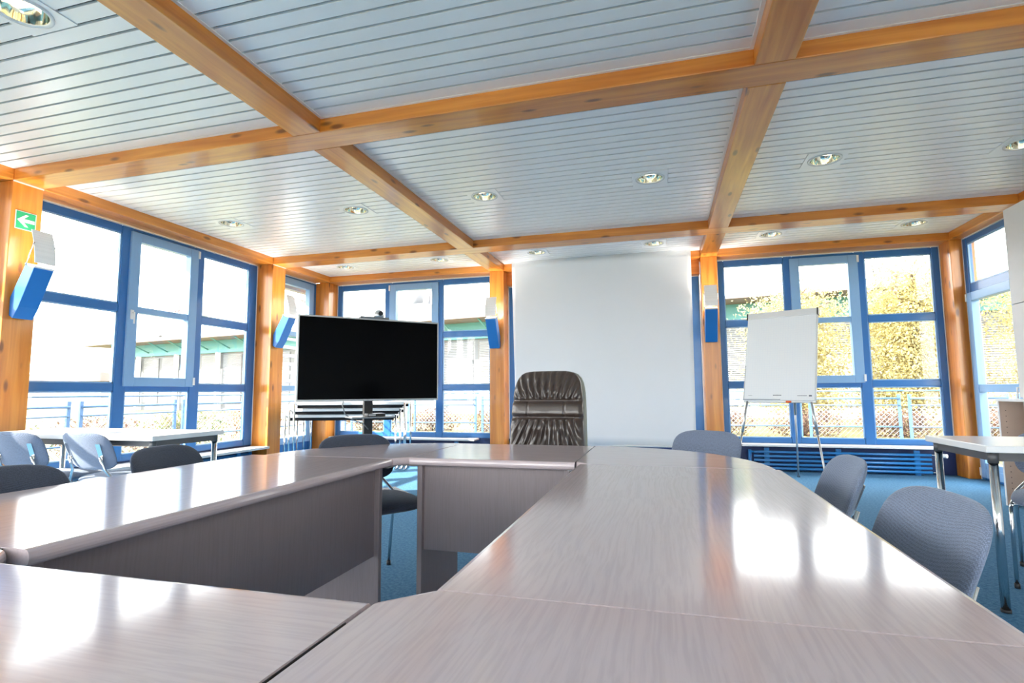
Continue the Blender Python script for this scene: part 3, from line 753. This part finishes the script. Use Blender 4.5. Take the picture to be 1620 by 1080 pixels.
shear_free('orange_clip',M_orange,[((.075,-.004,-.522),(.125,.02,-.505))],t)
for a,bb in (((-.315,-.135,.93),(-.40,-.45,0)),((.31,-.135,.93),(.44,-.20,0)),((.12,.0,1.2),(-.16,1.05,0))):
    mid=[a[i]+(bb[i]-a[i])*.35 for i in range(3)]
    lg=MB().tube([a,mid],.013,10).tube([mid,bb],.010,10).build('leg',M_silver,t)
    MB().tube([bb,(bb[0],bb[1],.02)],.015,8).build('foot_cap',M_black,lg)
# ------------------------------------------------------------------ tall cabinet and open shelf at the right
t=thing('tall_cabinet','tall pale grey cabinet at the right picture edge','cabinet',(3.06,5.86,0))
MB().box((.022,-2.4,.06),(.36,0,2.68)).build('carcass',M_cab,t)
MB().box((.0,-2.4,.0),(.36,0,.06)).build('plinth',M_dkgrey,t)
zz=[.97,1.80,2.67]
for k in range(4):
    y1=-.003-.6*k; y0=y1-.594
    for a,b in ((.97,1.795),(1.805,2.675)):
        d=MB().box((0,y0,a),(.02,y1,b)).build('door',M_cab,t,bevel=.002)
        MB().tube([(-.004,y0+.03,(a+b)/2-.05),(-.022,y0+.03,(a+b)/2-.05),(-.022,y0+.03,(a+b)/2+.05),(-.004,y0+.03,(a+b)/2+.05)],.004,6).build('handle',M_grey,d)
t=thing('open_shelf_unit','low open beech shelf unit with peg holes beside the right glass door','shelf unit',(2.97,6.02,0))
MB().box((0,-.02,0),(.40,.0,.935)).build('side_panel',M_beech,t)
MB().box((-.003,-.021,0),(0,.001,.935)).build('edge_band',M_whitelam,t)
MB().box((-.01,-2.0,.935),(.09,.01,.957)).box((.08,-.155,.935),(.40,.01,.957)).build('top_board',M_whitelam,t)
h=MB()
for k in range(16): h.tube([(.045,-.0205,.10+.05*k),(.045,-.0225,.10+.05*k)],.004,8)
h.build('peg_hole',M_black,t)
# ------------------------------------------------------------------ outdoors
GZ=-.08
tag(MB().box((-160,-30,GZ-.4),(160,200,GZ)).build('ground',M_grass),'autumn grass ground outside the windows','ground',kind='structure')
def leaves(m,n,fn,size,flat=False):
    for _ in range(n):
        p=Vector(fn()); a=random.uniform(0,2*PI)
        if flat: nrm=Vector((random.gauss(0,.25),random.gauss(0,.25),1)).normalized()
        else: nrm=Vector((random.gauss(0,1),random.gauss(0,1),random.gauss(0,1))).normalized()
        q=nrm.orthogonal().normalized(); r=nrm.cross(q); q2=q*math.cos(a)+r*math.sin(a); r2=nrm.cross(q2)
        s=size*random.uniform(.6,1.3); l,w=q2*s,r2*s*.42
        vs=[m.bm.verts.new(p-l),m.bm.verts.new(p+w+nrm*s*.12),m.bm.verts.new(p+l),m.bm.verts.new(p-w+nrm*s*.12)]
        m.bm.faces.new(vs)
def blob(c,r):
    def f():
        while True:
            v=Vector((random.uniform(-1,1),random.uniform(-1,1),random.uniform(-1,1)))
            if v.length<1: break
        v=v*(.6+.4*v.length)
        return (c[0]+v.x*r[0],c[1]+v.y*r[1],max(GZ+.03,c[2]+v.z*r[2]))
    return f
m=MB(); leaves(m,5200,lambda:(random.uniform(-8.5,7),random.uniform(9.5,14.3),GZ+.02+random.uniform(0,.03)),.05,True)
tag(m.build('fallen_leaves',M_leafF),'yellow fallen leaves scattered on the grass along the fence','leaves',kind='stuff')
# fence panels
def fence_proto():
    t=thing('fence_panel','','fence panel',(0,0,GZ)); L=1.80
    for x in (0,L): MB().box((x-.028,-.02,0),(x+.028,.02,1.02)).build('post',M_fence,t)
    for z,r in ((1.10,.016),(.93,.022),(.78,.014),(.30,.016)): MB().tube([(-.10 if z>1 else 0,-.03,z),(L+.10 if z>1 else L,-.03,z)],r,8).build('rail',M_fence,t)
    m=MB(); h0,h1=.06,.76; p=.105
    n=int((L+(h1-h0))/p)
    for k in range(n+1):
        for d in (1,-1):
            a=k*p-(h1-h0) if d==1 else k*p
            pts=[]
            x0,z0=a,h0; x1,z1=(a+(h1-h0)*d),h1
            # clip to 0..L
            def cl(x0,z0,x1,z1):
                if x0>x1: x0,z0,x1,z1=x1,z1,x0,z0
                if x1<0 or x0>L: return None
                if x0<0: z0+= (z1-z0)*(-x0)/(x1-x0); x0=0
                if x1>L: z1-= (z1-z0)*(x1-L)/(x1-x0); x1=L
                return x0,z0,x1,z1
            c=cl(x0,z0,x1,z1)
            if c and c[2]-c[0]>.02: m.tube([(c[0],.0,c[1]),(c[2],.0,c[3])],.0042,4)
    m.build('wire_mesh',M_mesh,t)
    return t
fp=fence_proto(); first=True
POS=['behind the door on the left','beyond the left end of the rear windows','outside the window behind the television, left part','outside the window behind the television, right part','seen left of the projection screen column','behind the projection screen, left part','behind the projection screen, right part','beyond the column right of the screen','seen below the left side of the flip chart','seen below the flip chart between its legs','outside the flip chart window at its right end','beyond the right corner column','far right beyond the corner column']
k=0
for i,x in enumerate([5.28+2.0*j for j in range(-7,4)]):
    lb='blue grey wire mesh fence panel behind the rear windows, %s from the left'%(['first','second','third','fourth','fifth','sixth','seventh','eighth','ninth','tenth','eleventh','twelfth'][i])
    o=fp if first else dup(fp,(x,14.0,GZ),0)
    first=False; o.location=(x,14.0,GZ); o['label']=lb; o['group']='fence panels behind the rear windows'
for i,y in enumerate([4.78,6.78,8.78,10.78,12.78]):
    o=dup(fp,(-9.3,y,GZ),PI/2,'blue grey wire mesh fence panel outside the left windows, %s from the near end'%(['first','second','third','fourth','fifth'][i]),'fence panels outside the left windows')
# shrubs
def shrub(label,c,r,n,mt,size=.05,twig=14,group=None):
    t=thing('shrub',label,'shrub',(c[0],c[1],GZ),group=group)
    m=MB(); leaves(m,n,lambda f=blob((0,0,r[2]*.75),r):(lambda p:(p[0],p[1],max(.02,p[2])))(f()),size); m.build('foliage',mt,t)
    w=MB()
    for _ in range(twig):
        a=random.uniform(0,2*PI); k=random.uniform(.3,.9)
        w.tube([(.05*math.cos(a),.05*math.sin(a),0),(r[0]*k*.5*math.cos(a),r[1]*k*.5*math.sin(a),r[2]*.9),(r[0]*k*math.cos(a),r[1]*k*math.sin(a),r[2]*random.uniform(1.3,1.9))],[.012,.008,.003],5)
    w.build('stem',M_bark,t)
SH=[(-10.6,6.2,M_leafG,'leafy green shrub beyond the left fence, nearest one'),(-10.7,8.2,M_leafR,'twiggy russet shrub beyond the left fence, between the green ones'),(-10.6,10.0,M_leafG,'twiggy green shrub beyond the left fence near its far end'),(-10.5,12.2,M_leafR,'russet shrub near the corner of the fences')]
for x,y,mt,lb in SH: shrub(lb,(x,y),(1.0,1.0,.42),900,mt,.045,40)
for i,x in enumerate([-8.6+2.0*q for q in range(10)]):
    shrub('low russet hedge shrub behind the rear fence, %s from the left'%(['first','second','third','fourth','fifth','sixth','seventh','eighth','ninth','tenth'][i]),(x,15.0),(.9,.5,.38),1100,M_leafR,.05,12,'low hedge shrubs behind the rear fence')
# yellow willows
def willow(label,c,h,rad,n,leaf=.048):
    t=thing('willow_tree',label,'tree',(c[0],c[1],GZ))
    tr=MB(); tr.tube([(0,0,0),(.1,.05,h*.35),(.0,.1,h*.6)],[.16,.12,.07],10)
    ends=[]
    for k in range(16):
        a=k*2*PI*5/16+random.uniform(-.2,.2); r=rad*random.uniform(.15,.95); z=h*random.uniform(.75,1.0)
        e=(r*math.cos(a),r*.6*math.sin(a),z); ends.append(e)
        tr.tube([(.05,.05,h*random.uniform(.3,.55)),(e[0]*.5,e[1]*.5,z*.95),e],[.06,.035,.012],6)
    m=MB()
    def hang():
        e=random.choice(ends); d=random.uniform(0,1)
        return (e[0]*random.uniform(.25,1.1)+random.gauss(0,.45),e[1]*random.uniform(.3,1.1)+random.gauss(0,.35),max(.3,e[2]*(1-.82*d**1.1)+random.gauss(0,.18)))
    leaves(m,int(n*4.6),hang,leaf); m.build('foliage',M_leafY,t); tr.build('trunk',M_bark,t)
willow('yellow weeping tree directly behind the flip chart pad',(3.7,16.9),4.3,1.25,4600)
willow('tall yellow weeping tree filling the right half of the flip chart window',(6.5,17.0),4.6,1.5,6400)
willow('yellow weeping tree partly hidden by the right corner column',(9.7,17.2),4.3,1.4,4200)
willow('yellow weeping tree outside the right glass door',(10.6,11.2),4.6,2.0,5200,.032)
# long pavilion behind the fence
A=Vector((-41.5,29.8,0)); Bv=Vector((14.0,20.2,0)); d=(Bv-A); Lb=d.length; rzb=math.atan2(d.y,d.x)
t=thing('pavilion_building','long low building with teal fascia and wide brown eaves behind the fence','building',(A.x,A.y,GZ),rzb)
EZ=4.75
MB().prism([(-.1,EZ-.10),(-.1,EZ),(9,EZ+.3),(9,EZ+.02),(1.9,EZ-.06)],0,Lb,lambda u,v,q:(q,u,v)).build('roof',M_roof,t)
MB().box((1.5,1.75,3.85),(Lb-.4,1.95,4.72)).build('fascia',M_teal,t)
MB().box((2.2,1.95,0),(Lb-.8,8.5,4.3)).build('wall',M_fac,t)
for k in range(1,26):
    x=1.2+k*2.15
    if x<Lb-.5: MB().tube([(x,.25,EZ-.02),(x,1.75,4.1)],.045,6).build('eaves_strut',M_teal,t)
k=0
x=2.6
while x<Lb-3:
    w=MB().box((x,1.90,.5),(x+1.75,1.955,3.7)).build('window',M_darkwin,t)
    m=MB(); z=3.65; low=1.2 if k%3 else 2.5
    while z>low: m.obox((x+.875,1.87,z),(1.70,.07,.012),Matrix.Rotation(.6,3,'X')); z-=.085
    m.build('blind',M_blind,w)
    if k%2==0: MB().box((x+1.80,1.55,0),(x+2.05,1.75,3.85)).build('column',M_white,t)
    x+=2.15; k+=1
t=thing('rooftop_unit','pale box with flared vents on the roof of the teal trimmed building','roof unit',(-14.4,29.2,4.87),rzb)
MB().box((-1.0,0,0),(1.1,1.6,1.45)).build('box',M_fac,t,bevel=.03)
MB().lathe([(.30,0),(.38,.5),(.75,1.7)],(-.1,.9,1.45),20).build('vent',M_fac,t)
MB().tube([(.9,.7,1.45),(.9,.7,2.0),(1.25,.5,2.6)],[.07,.07,.09],8).build('pipe',M_fac,t)
t=thing('lattice_mast','small dark lattice mast on the roof beyond the flip chart window','mast',(7.75,22.3,4.8),R(8))
m=MB()
for s in (-1,1): m.tube([(s*.12,0,0),(s*.10-.25,0,1.7)],.02,5)
for j in range(9): m.tube([(-.12-.03*j,0,.18*j),(.12-.03*j,0,.18*(j+1))],.014,4).tube([(.12-.03*j,0,.18*j),(-.12-.03*j,0,.18*j)],.014,4)
m.build('lattice',M_dkgrey,t)
t=thing('roof_railing','thin grey railing with antennas on the roof seen top right','railing',(8.5,22.4,4.8),rzb)
MB().tube([(-.6,0,.75),(3.2,0,.75)],.02,5).tube([(.6,0,1.55),(2.4,0,1.55)],.02,5).build('rail',M_grey,t)
m=MB()
for x in (-.1,.6,1.5,2.4): m.tube([(x,0,0),(x,0,1.2 if x<.5 else 1.56)],.03,5)
m.tube([(-.1,0,1.0),(.12,0,1.15)],.02,5)
m.build('upright',M_grey,t)
t=thing('low_flat_building','low grey flat roofed building far beyond the left fence','building',(-72,50,GZ),R(-3))
MB().box((-7,0,0),(7,8,2.9)).build('wall',M_fac,t); MB().box((-7.4,-.5,2.75),(7.4,8.4,3.75)).build('roof',M_roof,t); MB().box((3.6,1,3.75),(4.4,2,5.0)).build('chimney',M_fac,t)
t=thing('tower_crane','distant red and grey tower crane beyond the left window','crane',(-131,120,GZ),R(-14))
def lattice(m,a,b,w,n,r):
    a,b=Vector(a),Vector(b); dd=(b-a)/n
    ax=dd.normalized(); s1=ax.cross(Vector((0,1,0))).normalized()*w
    if s1.length<.01: s1=Vector((1,0,0))*w
    for sg in (-1,1): m.tube([a+s1*sg,b+s1*sg],r,4)
    for k in range(n):
        sg=1 if k%2 else -1
        m.tube([a+dd*k+s1*sg,a+dd*(k+1)-s1*sg],r*.8,4); m.tube([a+dd*k+s1,a+dd*k-s1],r*.8,4)
m=MB(); lattice(m,(0,0,0),(0,0,24.5),.9,14,.14); m.build('mast',M_crane,t)
m=MB(); lattice(m,(1,0,25.2),(-26,0,25.6),.7,16,.13); m.build('jib',M_crane,t)
m=MB(); lattice(m,(1,0,25.0),(14,0,24.4),.5,7,.12); m.build('counter_jib',M_crane,t)
MB().box((10.5,-1,22.0),(14,1,25.4)).build('counterweight',M_fac,t); MB().box((-1.2,-1.2,24.4),(1.2,1.2,27.4)).build('cab',M_grey,t)
MB().tube([(-8,0,25),(-8,0,18.5)],.07,4).lathe([(.1,0),(.6,-.8),(.1,-1.2)],(-8,0,18.5),10).build('hook',M_dkgrey,t)
# external blind outside the left glass door
t=thing('outdoor_blind','light grey slatted outdoor blind hanging outside the left glass door','blind',(XW-.30,6.60,0))
m=MB()
for j in range(13): m.obox((0,.68,.30+.135*j),(.11,1.25,.008),Matrix.Rotation(.55,3,'Y'))
for j in range(13,18): m.obox((0,1.08,.30+.135*j),(.11,.45,.008),Matrix.Rotation(.55,3,'Y'))
m.build('slat',M_blind,t)
MB().box((-.06,.05,2.72),(.06,1.32,2.84)).build('head_rail',M_blind,t)
m=MB()
for y in (.06,1.30): m.box((-.02,y-.012,GZ),(.02,y+.012,2.75))
m.build('guide_rail',M_grey,t)
# ------------------------------------------------------------------ light
w=bpy.data.worlds.new('sky'); S.world=w; w.use_nodes=True; nt=w.node_tree; L=nt.links
bg=nt.nodes['Background']; tc=N(nt,'ShaderNodeTexCoord'); sp=N(nt,'ShaderNodeSeparateXYZ'); r=N(nt,'ShaderNodeValToRGB')
L.new(tc.outputs['Generated'],sp.inputs[0]); L.new(sp.outputs['Z'],r.inputs[0]); e=r.color_ramp.elements
e[0].position=0; e[0].color=(1,.995,.98,1); e[1].position=.8; e[1].color=(.92,.95,1,1)
L.new(r.outputs[0],bg.inputs['Color']); bg.inputs['Strength'].default_value=4.2
sun=bpy.data.lights.new('sun','SUN'); sun.energy=8.5; sun.angle=.01; sun.color=(1,.93,.82)
so=bpy.data.objects.new('sun',sun); C.objects.link(so); so.rotation_euler=Vector((.72,.50,-.56)).to_track_quat('-Z','Y').to_euler(); so.location=(-6,-4,8)
# ------------------------------------------------------------------ camera
yaw,pit,rol,f=.270122956,.0928784217,-.00663675591,854.545
Fv=Vector((-math.sin(yaw)*math.cos(pit),math.cos(yaw)*math.cos(pit),math.sin(pit)))
Rv=Vector((math.cos(yaw),math.sin(yaw),0)); Uv=Rv.cross(Fv)
R2=Rv*math.cos(rol)+Uv*math.sin(rol); U2=Uv*math.cos(rol)-Rv*math.sin(rol)
cam=bpy.data.cameras.new('camera'); cam.sensor_width=36; cam.lens=f*36/1620; cam.clip_start=.02; cam.clip_end=500
co=bpy.data.objects.new('camera',cam); C.objects.link(co); S.camera=co
co.matrix_world=Matrix(((R2.x,U2.x,-Fv.x,0),(R2.y,U2.y,-Fv.y,0),(R2.z,U2.z,-Fv.z,1.05),(0,0,0,1)))
S.view_settings.view_transform='Standard'; S.view_settings.look='None'; S.view_settings.gamma=1; S.view_settings.use_curve_mapping=False
S.view_settings.exposure=1.4
S.cycles.use_denoising=True; S.cycles.max_bounces=10; S.cycles.diffuse_bounces=6; S.cycles.glossy_bounces=4; S.cycles.transparent_max_bounces=16
S.cycles.sample_clamp_indirect=6; S.cycles.caustics_reflective=False; S.cycles.caustics_refractive=False
